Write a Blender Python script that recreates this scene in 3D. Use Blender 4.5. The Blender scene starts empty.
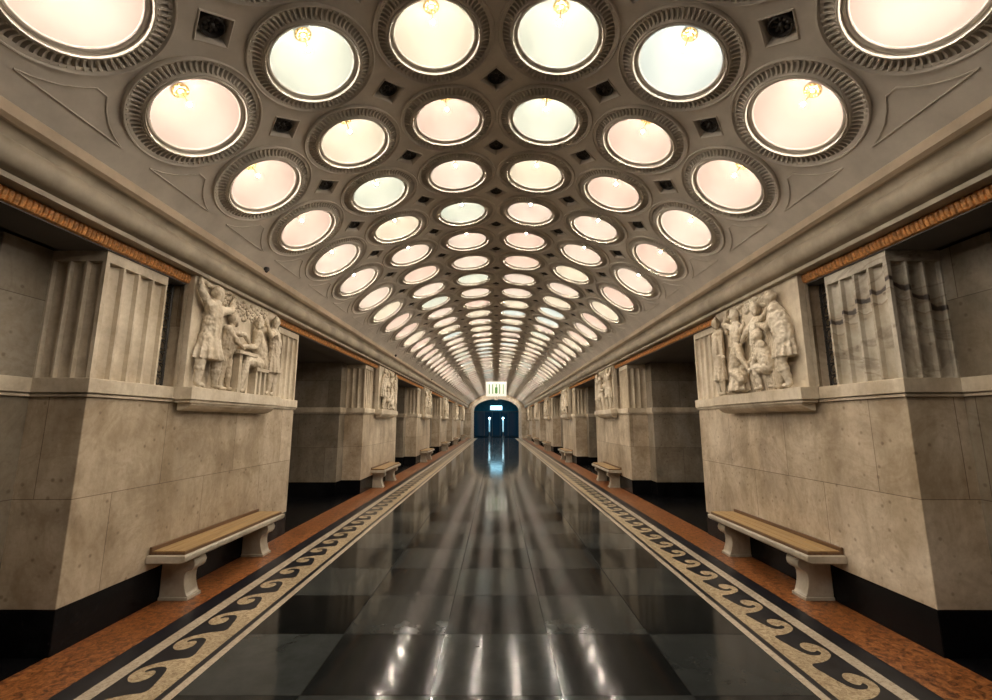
import bpy, bmesh, math, random
from mathutils import Vector, Matrix
random.seed(7)
PI = math.pi
C = bpy.context.scene.collection
# ------------------------------------------------------------------ dimensions (metres; X right, Y along the hall, Z up)
H0 = 3.03                      # crown of the vault above the eye
EYE = 1.6
R = 1.2876 * H0                # vault radius
CZ = EYE + H0 - R              # height of the vault's centre line
CP = 0.3272 * H0               # pitch of the lamps
A1 = math.radians(14.25)        # angle of one lamp column
AP = R*A1                      # pitch of the columns along the arc
ROW0 = 1.0066 * H0             # first full row of lamps
K0, K1 = -3, 43
YB = ROW0 + (K0 - .5) * CP
YE = ROW0 + (K1 + .5) * CP
XP = 3.075                     # pier front
XA = 3.506                     # step at the pier's ends
XB = 5.4
D0, PL, PER = 3.353, 3.46, 7.06
NP_ = 6
ZPL, ZL0, ZL, ZT = .306, 1.79, 1.93, 2.943

# ------------------------------------------------------------------ mesh helpers
class MB:
    def __init__(s): s.v = []; s.f = []; s.m = []
    def add(s, vs, fs, mi=0):
        o = len(s.v); s.v += [tuple(v) for v in vs]
        for f in fs: s.f.append([i + o for i in f]); s.m.append(mi)
    def box(s, x0, x1, y0, y1, z0, z1, mi=0):
        if x0 > x1: x0, x1 = x1, x0
        if y0 > y1: y0, y1 = y1, y0
        s.add([(x0,y0,z0),(x1,y0,z0),(x1,y1,z0),(x0,y1,z0),(x0,y0,z1),(x1,y0,z1),(x1,y1,z1),(x0,y1,z1)],
              [(0,3,2,1),(4,5,6,7),(0,1,5,4),(1,2,6,5),(2,3,7,6),(3,0,4,7)], mi)
    def prism(s, poly, a0, a1, axis='z', mi=0):
        # poly: 2D points; extruded along axis between a0 and a1
        n = len(poly)
        def P(p, a):
            if axis == 'z': return (p[0], p[1], a)
            if axis == 'y': return (p[0], a, p[1])
            return (a, p[0], p[1])
        vs = [P(p, a0) for p in poly] + [P(p, a1) for p in poly]
        fs = [tuple(range(n))[::-1], tuple(range(n, 2*n))] + [(i, (i+1) % n, n+(i+1) % n, n+i) for i in range(n)]
        s.add(vs, fs, mi)
    def lathe(s, prof, n=32, cx=0, cy=0, mi=0, close=False):
        # prof: (r, z) rows
        vs = []; fs = []
        for r, z in prof:
            for i in range(n):
                a = 2*PI*i/n; vs.append((cx + r*math.cos(a), cy + r*math.sin(a), z))
        for j in range(len(prof)-1):
            for i in range(n):
                k = (i+1) % n
                fs.append((j*n+i, j*n+k, (j+1)*n+k, (j+1)*n+i))
        if close: fs.append(tuple(range(n))[::-1]); fs.append(tuple((len(prof)-1)*n+i for i in range(n)))
        s.add(vs, fs, mi)
    def tube(s, pts, r, n=8, mi=0):
        pts = [Vector(p) for p in pts]
        rs = r if isinstance(r, (list, tuple)) else [r]*len(pts)
        vs = []; fs = []
        for i, p in enumerate(pts):
            t = (pts[min(i+1, len(pts)-1)] - pts[max(i-1, 0)]).normalized()
            u = t.orthogonal().normalized() if i == 0 else (u - t*u.dot(t)).normalized()
            w = t.cross(u)
            for k in range(n):
                a = 2*PI*k/n; vs.append(p + (u*math.cos(a) + w*math.sin(a))*rs[i])
        for i in range(len(pts)-1):
            for k in range(n):
                l = (k+1) % n; fs.append((i*n+k, i*n+l, (i+1)*n+l, (i+1)*n+k))
        fs.append(tuple(range(n))[::-1]); fs.append(tuple((len(pts)-1)*n+k for k in range(n)))
        s.add(vs, fs, mi)
    def ball(s, c, r, n=10, mi=0, sc=(1,1,1), rot=None):
        vs = []; fs = []
        m = n//2 + 1
        for j in range(m+1):
            t = PI*j/m
            for i in range(n):
                a = 2*PI*i/n
                q = Vector((math.sin(t)*math.cos(a)*sc[0], math.sin(t)*math.sin(a)*sc[1], math.cos(t)*sc[2]))*r
                if rot: q = rot @ q
                vs.append(Vector(c) + q)
        for j in range(m):
            for i in range(n):
                k = (i+1) % n; fs.append((j*n+i, (j+1)*n+i, (j+1)*n+k, j*n+k))
        s.add(vs, fs, mi)
    def mesh(s, name, mats, smooth=None):
        me = bpy.data.meshes.new(name)
        me.from_pydata(s.v, [], s.f)
        for m in (mats if isinstance(mats, (list, tuple)) else [mats]): me.materials.append(m)
        for i, p in enumerate(me.polygons): p.material_index = s.m[i]
        bm = bmesh.new(); bm.from_mesh(me)
        bmesh.ops.remove_doubles(bm, verts=bm.verts, dist=1e-5)
        bmesh.ops.recalc_face_normals(bm, faces=bm.faces)
        bm.to_mesh(me); bm.free()
        if smooth is not None:
            me.polygons.foreach_set('use_smooth', [True]*len(me.polygons))
            me.set_sharp_from_angle(angle=math.radians(smooth))
        me.update(); return me
    def obj(s, name, mats, parent=None, smooth=None, bevel=0):
        return link(name, s.mesh(name, mats, smooth), parent, bevel)

def link(name, me, parent=None, bevel=0):
    o = bpy.data.objects.new(name, me); C.objects.link(o)
    if parent: o.parent = parent
    if bevel:
        b = o.modifiers.new('bevel', 'BEVEL'); b.width = bevel; b.segments = 2; b.limit_method = 'ANGLE'; b.angle_limit = math.radians(40)
    return o
def tag(o, label, cat, group=None, kind=None):
    if label: o['label'] = label
    if cat: o['category'] = cat
    if group: o['group'] = group
    if kind: o['kind'] = kind
    return o
def thing(name, label, cat, loc=(0,0,0), rot=(0,0,0), group=None):
    o = bpy.data.objects.new(name, None); C.objects.link(o); o.empty_display_size = .1
    o.location = loc; o.rotation_euler = rot
    return tag(o, label, cat, group)
def struct(o): o['kind'] = 'structure'; return o
def kids(o): return [c for c in bpy.data.objects if c.parent == o]
def copy_tree(o, parent=None):
    c = o.copy(); C.objects.link(c)
    if parent: c.parent = parent
    for ch in TREE.get(o.name, []): 
        copy_tree(ch, c)
    return c
TREE = {}
def reg(root):
    for ch in kids(root):
        TREE.setdefault(root.name, []).append(ch); reg(ch)

# ------------------------------------------------------------------ materials
def newmat(name):
    m = bpy.data.materials.new(name); m.use_nodes = True
    nt = m.node_tree; b = nt.nodes['Principled BSDF']
    return m, nt, b
def N(nt, t, **kw):
    n = nt.nodes.new(t)
    for k, v in kw.items():
        if k in n.inputs: n.inputs[k].default_value = v
        else: setattr(n, k, v)
    return n
def ramp(nt, stops, fac):
    r = nt.nodes.new('ShaderNodeValToRGB'); e = r.color_ramp.elements
    e[0].position, e[0].color = stops[0][0], (*stops[0][1], 1)
    e[1].position, e[1].color = stops[-1][0], (*stops[-1][1], 1)
    for p, c in stops[1:-1]:
        x = e.new(p); x.color = (*c, 1)
    nt.links.new(fac, r.inputs[0]); return r
def mix(nt, a, b, fac, mode='MIX'):
    n = nt.nodes.new('ShaderNodeMix'); n.data_type = 'RGBA'; n.blend_type = mode
    for sock, val in ((n.inputs[6], a), (n.inputs[7], b), (n.inputs[0], fac)):
        if hasattr(val, 'links'): nt.links.new(val, sock)
        else: sock.default_value = val if not isinstance(val, tuple) else (*val, 1)
    return n.outputs[2]
def bump(nt, b, h, st=.3, dist=.01):
    n = N(nt, 'ShaderNodeBump', Strength=st, Distance=dist); nt.links.new(h, n.inputs['Height']); nt.links.new(n.outputs[0], b.inputs['Normal'])

def marble(name, base, dark, light, rough=.38, vein=None, slabs=True, veinscale=2.0, pits=True):
    m, nt, b = newmat(name); L = nt.links.new
    g = N(nt, 'ShaderNodeNewGeometry')
    n1 = N(nt, 'ShaderNodeTexNoise', Scale=1.3, Detail=6.0, Roughness=.6, Distortion=.6); L(g.outputs['Position'], n1.inputs['Vector'])
    col = ramp(nt, [(.3, dark), (.5, base), (.7, light)], n1.outputs[0]).outputs[0]
    # streaky vertical weathering
    mp = N(nt, 'ShaderNodeMapping'); mp.inputs['Scale'].default_value = (2.2, 2.2, .8); L(g.outputs['Position'], mp.inputs[0])
    n2 = N(nt, 'ShaderNodeTexNoise', Scale=1.5, Detail=5.0, Roughness=.65); L(mp.outputs[0], n2.inputs['Vector'])
    st = ramp(nt, [(.38, (.66, .61, .53)), (.58, (1, 1, 1))], n2.outputs[0]).outputs[0]
    col = mix(nt, col, st, .7, 'MULTIPLY')
    n3 = N(nt, 'ShaderNodeTexNoise', Scale=22.0, Detail=4.0, Roughness=.7); L(g.outputs['Position'], n3.inputs['Vector'])
    col = mix(nt, col, ramp(nt, [(.36, (.78, .75, .70)), (.58, (1, 1, 1))], n3.outputs[0]).outputs[0], .5, 'MULTIPLY')
    if vein:
        spv = N(nt, 'ShaderNodeSeparateXYZ'); L(g.outputs['Position'], spv.inputs[0])
        def lin(ax, mul, addto):
            q = N(nt, 'ShaderNodeMath', operation='MULTIPLY_ADD'); L(spv.outputs[ax], q.inputs[0]); q.inputs[1].default_value = mul
            if hasattr(addto, 'links'): L(addto, q.inputs[2])
            else: q.inputs[2].default_value = addto
            return q.outputs[0]
        dv = lin(2, 1.0, lin(1, .36, lin(0, .62, -2.73 - .36*D0 - .62*XP)))
        nv = N(nt, 'ShaderNodeTexNoise', Scale=5.0, Detail=4.0); L(g.outputs['Position'], nv.inputs['Vector'])
        q = N(nt, 'ShaderNodeMath', operation='MULTIPLY_ADD'); L(nv.outputs[0], q.inputs[0]); q.inputs[1].default_value = .13; L(dv, q.inputs[2]); 
        q2 = N(nt, 'ShaderNodeMath', operation='ADD'); L(q.outputs[0], q2.inputs[0]); q2.inputs[1].default_value = .435
        big = ramp(nt, [(.30, (1, 1, 1)), (.395, (.80, .76, .7)), (.40, (.50, .42, .36)), (.41, (1, 1, 1)), (.480, (.75, .7, .64)), (.490, (.10, .08, .08)), (.520, (.13, .10, .10)), (.535, (.8, .75, .7)), (.6, (1, 1, 1))], q2.outputs[0]).outputs[0]
        col = mix(nt, col, big, 1.0, 'MULTIPLY')
        n4 = N(nt, 'ShaderNodeTexNoise', Scale=veinscale, Detail=5.0, Roughness=.55, Distortion=1.4)
        mp2 = N(nt, 'ShaderNodeMapping'); mp2.inputs['Rotation'].default_value = (.9, .2, 0); mp2.inputs['Scale'].default_value = (1, .8, 2.2)
        L(g.outputs['Position'], mp2.inputs[0]); L(mp2.outputs[0], n4.inputs['Vector'])
        v = ramp(nt, [(.46, (1, 1, 1)), (.495, vein), (.505, vein), (.54, (1, 1, 1))], n4.outputs[0]).outputs[0]
        col = mix(nt, col, v, .45, 'MULTIPLY')
    if slabs:
        nw = N(nt, 'ShaderNodeTexNoise', Scale=1.7, Detail=7.0, Roughness=.6, Distortion=2.2)
        mw = N(nt, 'ShaderNodeMapping'); mw.inputs['Rotation'].default_value = (.5, .3, .2); L(g.outputs['Position'], mw.inputs[0]); L(mw.outputs[0], nw.inputs['Vector'])
        col = mix(nt, col, ramp(nt, [(.44, (1, 1, 1)), (.497, (.62, .54, .45)), (.505, (.62, .54, .45)), (.56, (1, 1, 1))], nw.outputs[0]).outputs[0], .28, 'MULTIPLY')
    if pits:
        vo = N(nt, 'ShaderNodeTexVoronoi', Scale=9.0); L(g.outputs['Position'], vo.inputs['Vector'])
        pit = ramp(nt, [(.07, (.30, .22, .15)), (.17, (1, 1, 1))], vo.outputs['Distance']).outputs[0]
        col = mix(nt, col, pit, .55, 'MULTIPLY')
    if slabs:
        sp = N(nt, 'ShaderNodeSeparateXYZ'); L(g.outputs['Position'], sp.inputs[0])
        ad = N(nt, 'ShaderNodeMath', operation='ADD'); L(sp.outputs[0], ad.inputs[0]); L(sp.outputs[1], ad.inputs[1])
        sb = N(nt, 'ShaderNodeMath', operation='SUBTRACT'); L(sp.outputs[2], sb.inputs[0]); sb.inputs[1].default_value = ZPL
        cb = N(nt, 'ShaderNodeCombineXYZ'); L(ad.outputs[0], cb.inputs[0]); L(sb.outputs[0], cb.inputs[1])
        br = N(nt, 'ShaderNodeTexBrick'); br.offset = .45
        L(cb.outputs[0], br.inputs['Vector'])
        for k, v in (('Scale', 1.0), ('Mortar Size', .0035), ('Mortar Smooth', .3), ('Brick Width', 1.13), ('Row Height', .742), ('Bias', 0.0)): br.inputs[k].default_value = v
        br.inputs['Color1'].default_value = (.64, .61, .56, 1); br.inputs['Color2'].default_value = (1.0, 1.0, 1.0, 1); br.inputs['Mortar'].default_value = (.25, .2, .16, 1)
        col = mix(nt, col, br.outputs['Color'], .9, 'MULTIPLY')
    L(col, b.inputs['Base Color']); b.inputs['Roughness'].default_value = rough
    bump(nt, b, n3.outputs[0], .2, .01)
    return m
def simple(name, col, rough=.5, metal=0, nscale=0, namp=.25, bumpst=0, spec=None):
    m, nt, b = newmat(name); L = nt.links.new
    b.inputs['Roughness'].default_value = rough; b.inputs['Metallic'].default_value = metal
    if spec is not None: b.inputs['Specular IOR Level'].default_value = spec
    if nscale:
        g = N(nt, 'ShaderNodeNewGeometry')
        n = N(nt, 'ShaderNodeTexNoise', Scale=nscale, Detail=5.0, Roughness=.65); L(g.outputs['Position'], n.inputs['Vector'])
        lo = tuple(c*(1-namp) for c in col); hi = tuple(min(1, c*(1+namp)) for c in col)
        L(ramp(nt, [(.33, lo), (.67, hi)], n.outputs[0]).outputs[0], b.inputs['Base Color'])
        if bumpst: bump(nt, b, n.outputs[0], bumpst, .01)
    else: b.inputs['Base Color'].default_value = (*col, 1)
    return m
def emis(name, col, st, base=(.8, .8, .8)):
    m, nt, b = newmat(name)
    b.inputs['Base Color'].default_value = (*base, 1)
    b.inputs['Emission Color'].default_value = (*col, 1); b.inputs['Emission Strength'].default_value = st
    b.inputs['Roughness'].default_value = .6
    return m

M = {}
M['marble'] = marble('beige marble', (.68, .585, .455), (.45, .37, .28), (.87, .79, .66))
M['marble_plain'] = marble('carved marble', (.66, .58, .455), (.46, .39, .30), (.80, .73, .61), slabs=False, pits=False, rough=.5)
M['marble_vein'] = marble('veined marble', (.50, .46, .38), (.36, .33, .27), (.68, .62, .52), slabs=False, vein=(.28, .22, .18), veinscale=1.1)
M['marble_grey'] = marble('greyish marble', (.36, .32, .26), (.25, .225, .185), (.45, .40, .33), rough=.42)
M['black'] = marble('black marble', (.005, .005, .006), (.003, .003, .004), (.010, .010, .011), rough=.25, slabs=False, pits=False)
M['black'].node_tree.nodes['Principled BSDF'].inputs['Specular IOR Level'].default_value = .12
M['plaster'] = simple('grey plaster', (.62, .57, .50), .75, nscale=3, namp=.12, bumpst=.05)
M['cornice'] = simple('painted cornice', (.36, .31, .235), .55, nscale=2.2, namp=.3, bumpst=.05)
M['fascia'] = simple('cornice fascia', (.50, .40, .29), .6, nscale=3, namp=.15)
M['orange_trim'] = simple('orange gilded stone', (.55, .25, .075), .42, nscale=30, namp=.55)
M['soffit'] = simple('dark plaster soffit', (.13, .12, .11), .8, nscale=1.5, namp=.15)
M['iron'] = simple('dark iron', (.045, .040, .036), .45, .3)
M['brass'] = simple('brass', (.60, .42, .18), .35, .85)
M['bench_marble'] = marble('bench marble', (.50, .46, .38), (.40, .36, .29), (.60, .55, .46), slabs=False, pits=False, rough=.35)
# wood
def wood(name, a, b_):
    m, nt, b = newmat(name); L = nt.links.new
    g = N(nt, 'ShaderNodeNewGeometry'); mp = N(nt, 'ShaderNodeMapping'); mp.inputs['Scale'].default_value = (40, 1.5, 40); L(g.outputs['Position'], mp.inputs[0])
    n = N(nt, 'ShaderNodeTexNoise', Scale=1.0, Detail=6.0, Roughness=.6, Distortion=.5); L(mp.outputs[0], n.inputs['Vector'])
    L(ramp(nt, [(.3, a), (.7, b_)], n.outputs[0]).outputs[0], b.inputs['Base Color']); b.inputs['Roughness'].default_value = .42
    return m
M['wood'] = wood('varnished wood', (.22, .135, .05), (.42, .27, .11))
M['wood_dark'] = wood('dark wood edge', (.09, .045, .02), (.17, .09, .04))
def speck(name, base, dk, sc=30, rough=.3, extra=None):
    m, nt, b = newmat(name); L = nt.links.new
    g = N(nt, 'ShaderNodeNewGeometry')
    n = N(nt, 'ShaderNodeTexNoise', Scale=sc, Detail=6.0, Roughness=.8, Distortion=.8); L(g.outputs['Position'], n.inputs['Vector'])
    n2 = N(nt, 'ShaderNodeTexNoise', Scale=2.0, Detail=4.0, Roughness=.6); L(g.outputs['Position'], n2.inputs['Vector'])
    c = ramp(nt, [(.40, dk), (.52, base), (.66, extra or base)], n.outputs[0]).outputs[0]
    c = mix(nt, c, ramp(nt, [(.35, (.75, .72, .70)), (.65, (1, 1, 1))], n2.outputs[0]).outputs[0], .7, 'MULTIPLY')
    L(c, b.inputs['Base Color']); b.inputs['Roughness'].default_value = rough
    return m
M['floor_orange'] = speck('orange mottled marble floor', (.27, .095, .026), (.05, .017, .009), 22, .36, (.44, .19, .065))
M['floor_cream'] = speck('cream marble inlay', (.46, .37, .23), (.24, .16, .09), 34, .32, (.62, .52, .36))
M['floor_white'] = speck('pale stone strip', (.50, .43, .33), (.34, .27, .19), 34, .32, (.58, .52, .42))
M['floor_black'] = simple('black stone inlay', (.010, .011, .015), .3, nscale=9, namp=.5, spec=.25)
def floor_tiles():
    m, nt, b = newmat('polished dark granite tiles'); L = nt.links.new
    g = N(nt, 'ShaderNodeNewGeometry'); sp = N(nt, 'ShaderNodeSeparateXYZ'); L(g.outputs['Position'], sp.inputs[0])
    S = .776
    def mth(op, a, bb=None):
        n = N(nt, 'ShaderNodeMath', operation=op)
        for i, v in enumerate((a, bb)):
            if v is None: continue
            if hasattr(v, 'links'): L(v, n.inputs[i])
            else: n.inputs[i].default_value = v
        return n.outputs[0]
    u = mth('DIVIDE', mth('ADD', sp.outputs[0], S*10.5), S)
    v = mth('DIVIDE', mth('ADD', sp.outputs[1], -3.707 + S*14), S)
    fu, fv = mth('FLOOR', u), mth('FLOOR', v)
    chk = mth('MODULO', mth('ADD', fu, fv), 2.0)
    cb = N(nt, 'ShaderNodeCombineXYZ'); L(fu, cb.inputs[0]); L(fv, cb.inputs[1])
    wn = N(nt, 'ShaderNodeTexWhiteNoise', noise_dimensions='2D'); L(cb.outputs[0], wn.inputs['Vector'])
    tone = mth('ADD', mth('MULTIPLY', chk, .62), mth('MULTIPLY', wn.outputs['Value'], .38))
    n = N(nt, 'ShaderNodeTexNoise', Scale=5.0, Detail=6.0, Roughness=.7); L(g.outputs['Position'], n.inputs['Vector'])
    col = ramp(nt, [(0, (.0035, .004, .0042)), (1, (.036, .040, .039))], tone).outputs[0]
    col = mix(nt, col, ramp(nt, [(.3, (.6, .6, .6)), (.7, (1.25, 1.25, 1.25))], n.outputs[0]).outputs[0], .6, 'MULTIPLY')
    # joints
    def edge(q):
        fr = mth('FRACT', q); return mth('MINIMUM', fr, mth('SUBTRACT', 1.0, fr))
    e = mth('MINIMUM', edge(u), edge(v)); j = mth('LESS_THAN', e, .0045)
    col = mix(nt, col, (.004, .004, .004), j)
    L(col, b.inputs['Base Color'])
    rn = ramp(nt, [(.3, (.07, .07, .07)), (.7, (.12, .12, .12))], n.outputs[0]).outputs[0]
    ro = mix(nt, rn, (.9, .9, .9), j); L(ro, b.inputs['Roughness'])
    b.inputs['Specular IOR Level'].default_value = .15
    # tiles are not laid dead level: each leans a hair
    n2 = N(nt, 'ShaderNodeTexNoise', Scale=2.2, Detail=2.0); L(g.outputs['Position'], n2.inputs['Vector'])
    bump(nt, b, n2.outputs[0], .12, .01)
    return m
M['tiles'] = floor_tiles()
TINT = {'p': (1, .73, .59), 'c': (1, .88, .66), 'g': (.86, .92, .76), 'w': (1, .82, .68), 'm': (.80, .92, .88)}
DOME_ST, BULB_ST = .38, 2900.0
for k, c in TINT.items():
    M['dome_'+k] = emis('lit frosted dome ' + {'p': 'pink', 'c': 'cream', 'g': 'pale green', 'w': 'warm', 'm': 'mint'}[k], c, DOME_ST, (.085*c[0], .085*c[1], .085*c[2]))
M['bulb'] = emis('bulb', (1, .88, .73), BULB_ST)

# ------------------------------------------------------------------ vault with round openings
def vp(s, y, dr=0):
    a = s / R; return ((R+dr)*math.sin(a), y, CZ + (R+dr)*math.cos(a))
mb = MB(); G = .135
def cell_ring(j, k):
    """outline of one lamp's cell with the corners cut out for the rosettes (angles match the round opening)"""
    hx, hy = AP/2, CP/2; out = []
    for q in range(4):
        base = q*PI/2; sx = {0: 1, 1: -1, 2: -1, 3: 1}[q]; sy = {0: 1, 1: 1, 2: -1, 3: -1}[q]
        # side q from its first corner to the second, then the corner after it
        for i in range(9):
            t = -1 + 2*i/8
            if q == 0: p = (hx, t*(hy-G))
            elif q == 1: p = (-t*(hx-G), hy)
            elif q == 2: p = (-hx, -t*(hy-G))
            else: p = (t*(hx-G), -hy)
            out.append(p)
        c = [(1, 1), (-1, 1), (-1, -1), (1, -1)][q]
        edge = (j == 0 and c[0] < 0) or (j == 5 and c[0] > 0) or (k == K0 and c[1] < 0) or (k == K1 and c[1] > 0)
        if edge: out.append((c[0]*hx, c[1]*hy))
        else: out.append((c[0]*(hx-G/2), c[1]*(hy-G/2)))
    return out
for k in range(K0, K1+1):
    yc = ROW0 + k*CP
    for j in range(6):
        sc = (j-2.5)*AP; o_ = cell_ring(j, k); n = len(o_); vs = []; fs = []
        for u, w in o_:
            a = math.atan2(w, u); vs.append(vp(sc + .44*CP*math.cos(a), yc + .44*CP*math.sin(a)))
        for u, w in o_: vs.append(vp(sc+u, yc+w))
        for i in range(n):
            l = (i+1) % n; fs.append((i, l, n+l, n+i))
        mb.add(vs, fs)
SPR = math.atan2(.930*H0, (.6077*H0 + EYE - CZ)) * R      # arc length to the cornice
for sg in (-1, 1):
    n = 10
    for k in range(K0, K1+1):
        y0, y1 = ROW0+(k-.5)*CP, ROW0+(k+.5)*CP
        for i in range(n):
            a, b = 3*AP + (SPR+.03-3*AP)*i/n, 3*AP + (SPR+.03-3*AP)*(i+1)/n
            mb.add([vp(sg*a, y0), vp(sg*b, y0), vp(sg*b, y1), vp(sg*a, y1)], [(0, 1, 2, 3)])
struct(mb.obj('ceiling', M['plaster'], smooth=35))
# raised lines of the side spandrels
mb = MB()
for sg in (-1, 1):
    for k in range(K0, K1):
        yc = ROW0 + (k+.5)*CP
        arc1 = [(2.5*AP + .57*CP*math.cos(t), yc - .5*CP + .57*CP*math.sin(t)) for t in [math.radians(q) for q in (14, 24, 34, 44, 54)]]
        arc2 = [(s_, 2*yc - y_) for s_, y_ in arc1[::-1]]
        loop = arc1 + arc2 + [arc1[0]]
        q = [vp(sg*s_, y_, -.004) for s_, y_ in loop]
        for a, b in zip(q, q[1:]): mb.tube([a, b], .005, 5)
struct(mb.obj('trim_1', M['plaster'], smooth=40))

# ------------------------------------------------------------------ coffer lamps
def ring_mesh(full=True):
    mb = MB(); q = CP
    NR = 72
    prof = [(.479, .05, 0), (.4845, .010, 0), (.4835, -.006, 0), (.478, -.014, 0), (.470, -.013, 0), (.465, -.003, 0), (.462, .004, 0), (.459, .004, 0),
            (.457, .004, 1), (.440, .012, 1), (.420, .014, 1), (.400, .008, 1), (.384, .0, 1), (.380, -.004, 1),
            (.376, -.005, 0), (.371, -.013, 0), (.364, -.017, 0), (.359, -.014, 0), (.357, .01, 0)]
    n = NR*6 if full else 40
    vs = []; fs = []
    for r, z, fl in prof:
        for i in range(n):
            a = 2*PI*i/n; ph = (i % 6)
            zz = z
            if fl and full: zz = z + (-.006 if ph in (0, 1, 2) else .020)
            elif fl: zz = z + .008
            vs.append((r*q*math.cos(a), r*q*math.sin(a), zz))
    for j in range(len(prof)-1):
        for i in range(n):
            l = (i+1) % n; fs.append((j*n+i, j*n+l, (j+1)*n+l, (j+1)*n+i))
    mb.add(vs, fs); return mb.mesh('fluted_ring', M['plaster'], 35)
def rim_mesh(n=48):
    mb = MB(); q = CP
    mb.lathe([(.360*q, .0), (.358*q, -.020), (.354*q, -.024), (.351*q, -.020), (.350*q, .0), (.346*q, .010), (.336*q, .010), (.332*q, .004), (.324*q, .004), (.318*q, .008), (.312*q, .020)], n)
    return mb.mesh('inner_rim', M['plaster'], 35)
def dome_mesh(mat, n=40, m=10):
    mb = MB(); q = CP; r0, h0, h1 = .316*q, .006, .300
    prof = [(max(r0*math.cos(PI/2*i/m), .002), h0 + (h1-h0)*math.sin(PI/2*i/m)) for i in range(m+1)]
    mb.lathe(prof, n); return mb.mesh('glass_dome', mat, 60)
def finial_mesh():
    mb = MB()
    mb.lathe([(.002, .302), (.060, .290), (.064, .280), (.054, .272), (.036, .270), (.034, .262), (.024, .256), (.002, .256)], 20)
    for i in range(10):
        a = 2*PI*i/10; mb.ball((.047*math.cos(a), .047*math.sin(a), .274), .014, 6, sc=(1, 1, .7))
    return mb.mesh('brass_finial', M['brass'], 40)
def bulb_mesh():
    mb = MB(); mb.ball((0, 0, .138), .012, 10, sc=(1, 1, 1.1)); mb.tube([(0, 0, .146), (0, 0, .26)], .004, 6, 1); return mb.mesh('bulb', [M['bulb'], M['brass']], 80)
RF, RL = ring_mesh(True), ring_mesh(False)
RM, RML = rim_mesh(), rim_mesh(24)
DM = {k: dome_mesh(M['dome_'+k]) for k in TINT}; DML = {k: dome_mesh(M['dome_'+k], 20, 5) for k in TINT}
FM, BM = finial_mesh(), bulb_mesh()
tintname = {'p': 'rosy', 'c': 'yellowish', 'g': 'greenish', 'w': 'white', 'm': 'bluish'}
known = {(-1, 0): 'p', (-1, 5): 'p', (0, 0): 'p', (0, 1): 'g', (0, 2): 'c', (0, 3): 'g', (0, 4): 'm', (0, 5): 'p', (1, 0): 'p', (1, 1): 'c', (1, 2): 'p', (1, 3): 'g', (1, 4): 'p', (1, 5): 'p',
         (2, 0): 'p', (2, 1): 'g', (2, 2): 'w', (2, 3): 'c', (2, 4): 'p', (2, 5): 'w', (3, 0): 'w', (3, 1): 'c', (3, 2): 'g', (3, 3): 'w', (3, 4): 'w', (3, 5): 'p'}
colname = ['outermost on the left', 'second from the left', 'just left of centre', 'just right of centre', 'second from the right', 'outermost on the right']
ordn = ['first', 'second', 'third', 'fourth', 'fifth', 'sixth', 'seventh', 'eighth', 'ninth', 'tenth', 'eleventh', 'twelfth', 'thirteenth', 'fourteenth', 'fifteenth', 'sixteenth', 'seventeenth', 'eighteenth', 'nineteenth', 'twentieth']
tens = {20: 'twenty', 30: 'thirty', 40: 'forty'}
def nth(i):  # 1-based
    if i <= 20: return ordn[i-1]
    t = i//10*10; return tens[t].replace('y', 'ieth') if i % 10 == 0 else tens[t] + '-' + ordn[i % 10 - 1]
for k in range(K0, K1+1):
    for j in range(6):
        t = known.get((k, j)) or random.choice('pwwcgcwm' if j in (1, 2, 3, 4) else 'pwpwcwg')
        s = (j-2.5)*AP
        if k < -1: lab = 'lit round fluted ceiling lamp above and behind the viewer'
        elif k == -1: lab = '%s lamp cut by the top edge, %s' % (tintname[t], colname[j])
        else: lab = '%s dome lamp, %s, %s full row from the viewer' % (tintname[t], colname[j], nth(k+1))
        o = thing('coffer_lamp', lab, 'ceiling lamp', vp(s, ROW0+k*CP, -.022), (0, s/R, 0), 'round coffer lamps in the vault')
        near = k < 22
        link('fluted_ring', RF if k < 14 else RL, o)
        gd = link('glass_dome', (DM if near else DML)[t], o)
        if near: link('inner_rim', RM if k < 10 else RML, o); link('brass_finial', FM, o)
        link('bulb', BM, gd)
# rosettes between the rings
DI = [(-1.414, 0), (0, -1.414), (1.414, 0), (0, 1.414)]
def ros_frame():
    mb = MB(); W = [(.108, .012), (.108, -.006), (.102, -.010), (.095, -.003), (.088, .02), (.084, .075), (.001, .075)]
    for (w0, z0), (w1, z1) in zip(W, W[1:]):
        v = [(x*w0, y*w0, z0) for x, y in DI] + [(x*w1, y*w1, z1) for x, y in DI]
        mb.add(v, [(i, (i+1) % 4, 4+(i+1) % 4, 4+i) for i in range(4)])
    return mb.mesh('square_frame', M['plaster'], 30)
def ros_flower():
    mb = MB()
    mb.lathe([(.078, .07), (.078, .020), (.068, .012), (.060, .035), (.050, .06), (.002, .062)], 24)
    for i in range(8):
        a = 2*PI*i/8; mb.ball((.042*math.cos(a), .042*math.sin(a), .045), .022, 8, sc=(1.2, .7, .6), rot=Matrix.Rotation(a, 3, 'Z'))
    mb.ball((0, 0, .04), .022, 10)
    return mb.mesh('rosette', M['iron'], 50)
QF, QR = ros_frame(), ros_flower()
rcol = ['in the leftmost line', 'left of the centre line', 'on the centre line', 'right of the centre line', 'in the rightmost line']
for k in range(-3, K1):
    for j in range(-2, 3):
        s = j*AP
        lab = 'dark rosette %s, between the %s and %s lamp rows' % (rcol[j+2], nth(k+1), nth(k+2)) if k >= 0 else ('dark rosette %s, before the first full lamp row' % rcol[j+2] if k == -1 else 'dark iron rosette above and behind the viewer')
        o = thing('ceiling_rosette', lab, 'rosette', vp(s, ROW0+(k+.5)*CP, 0), (0, s/R, 0), 'rosettes between the coffer lamps')
        link('square_frame', QF, o); link('rosette', QR, o)

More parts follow.
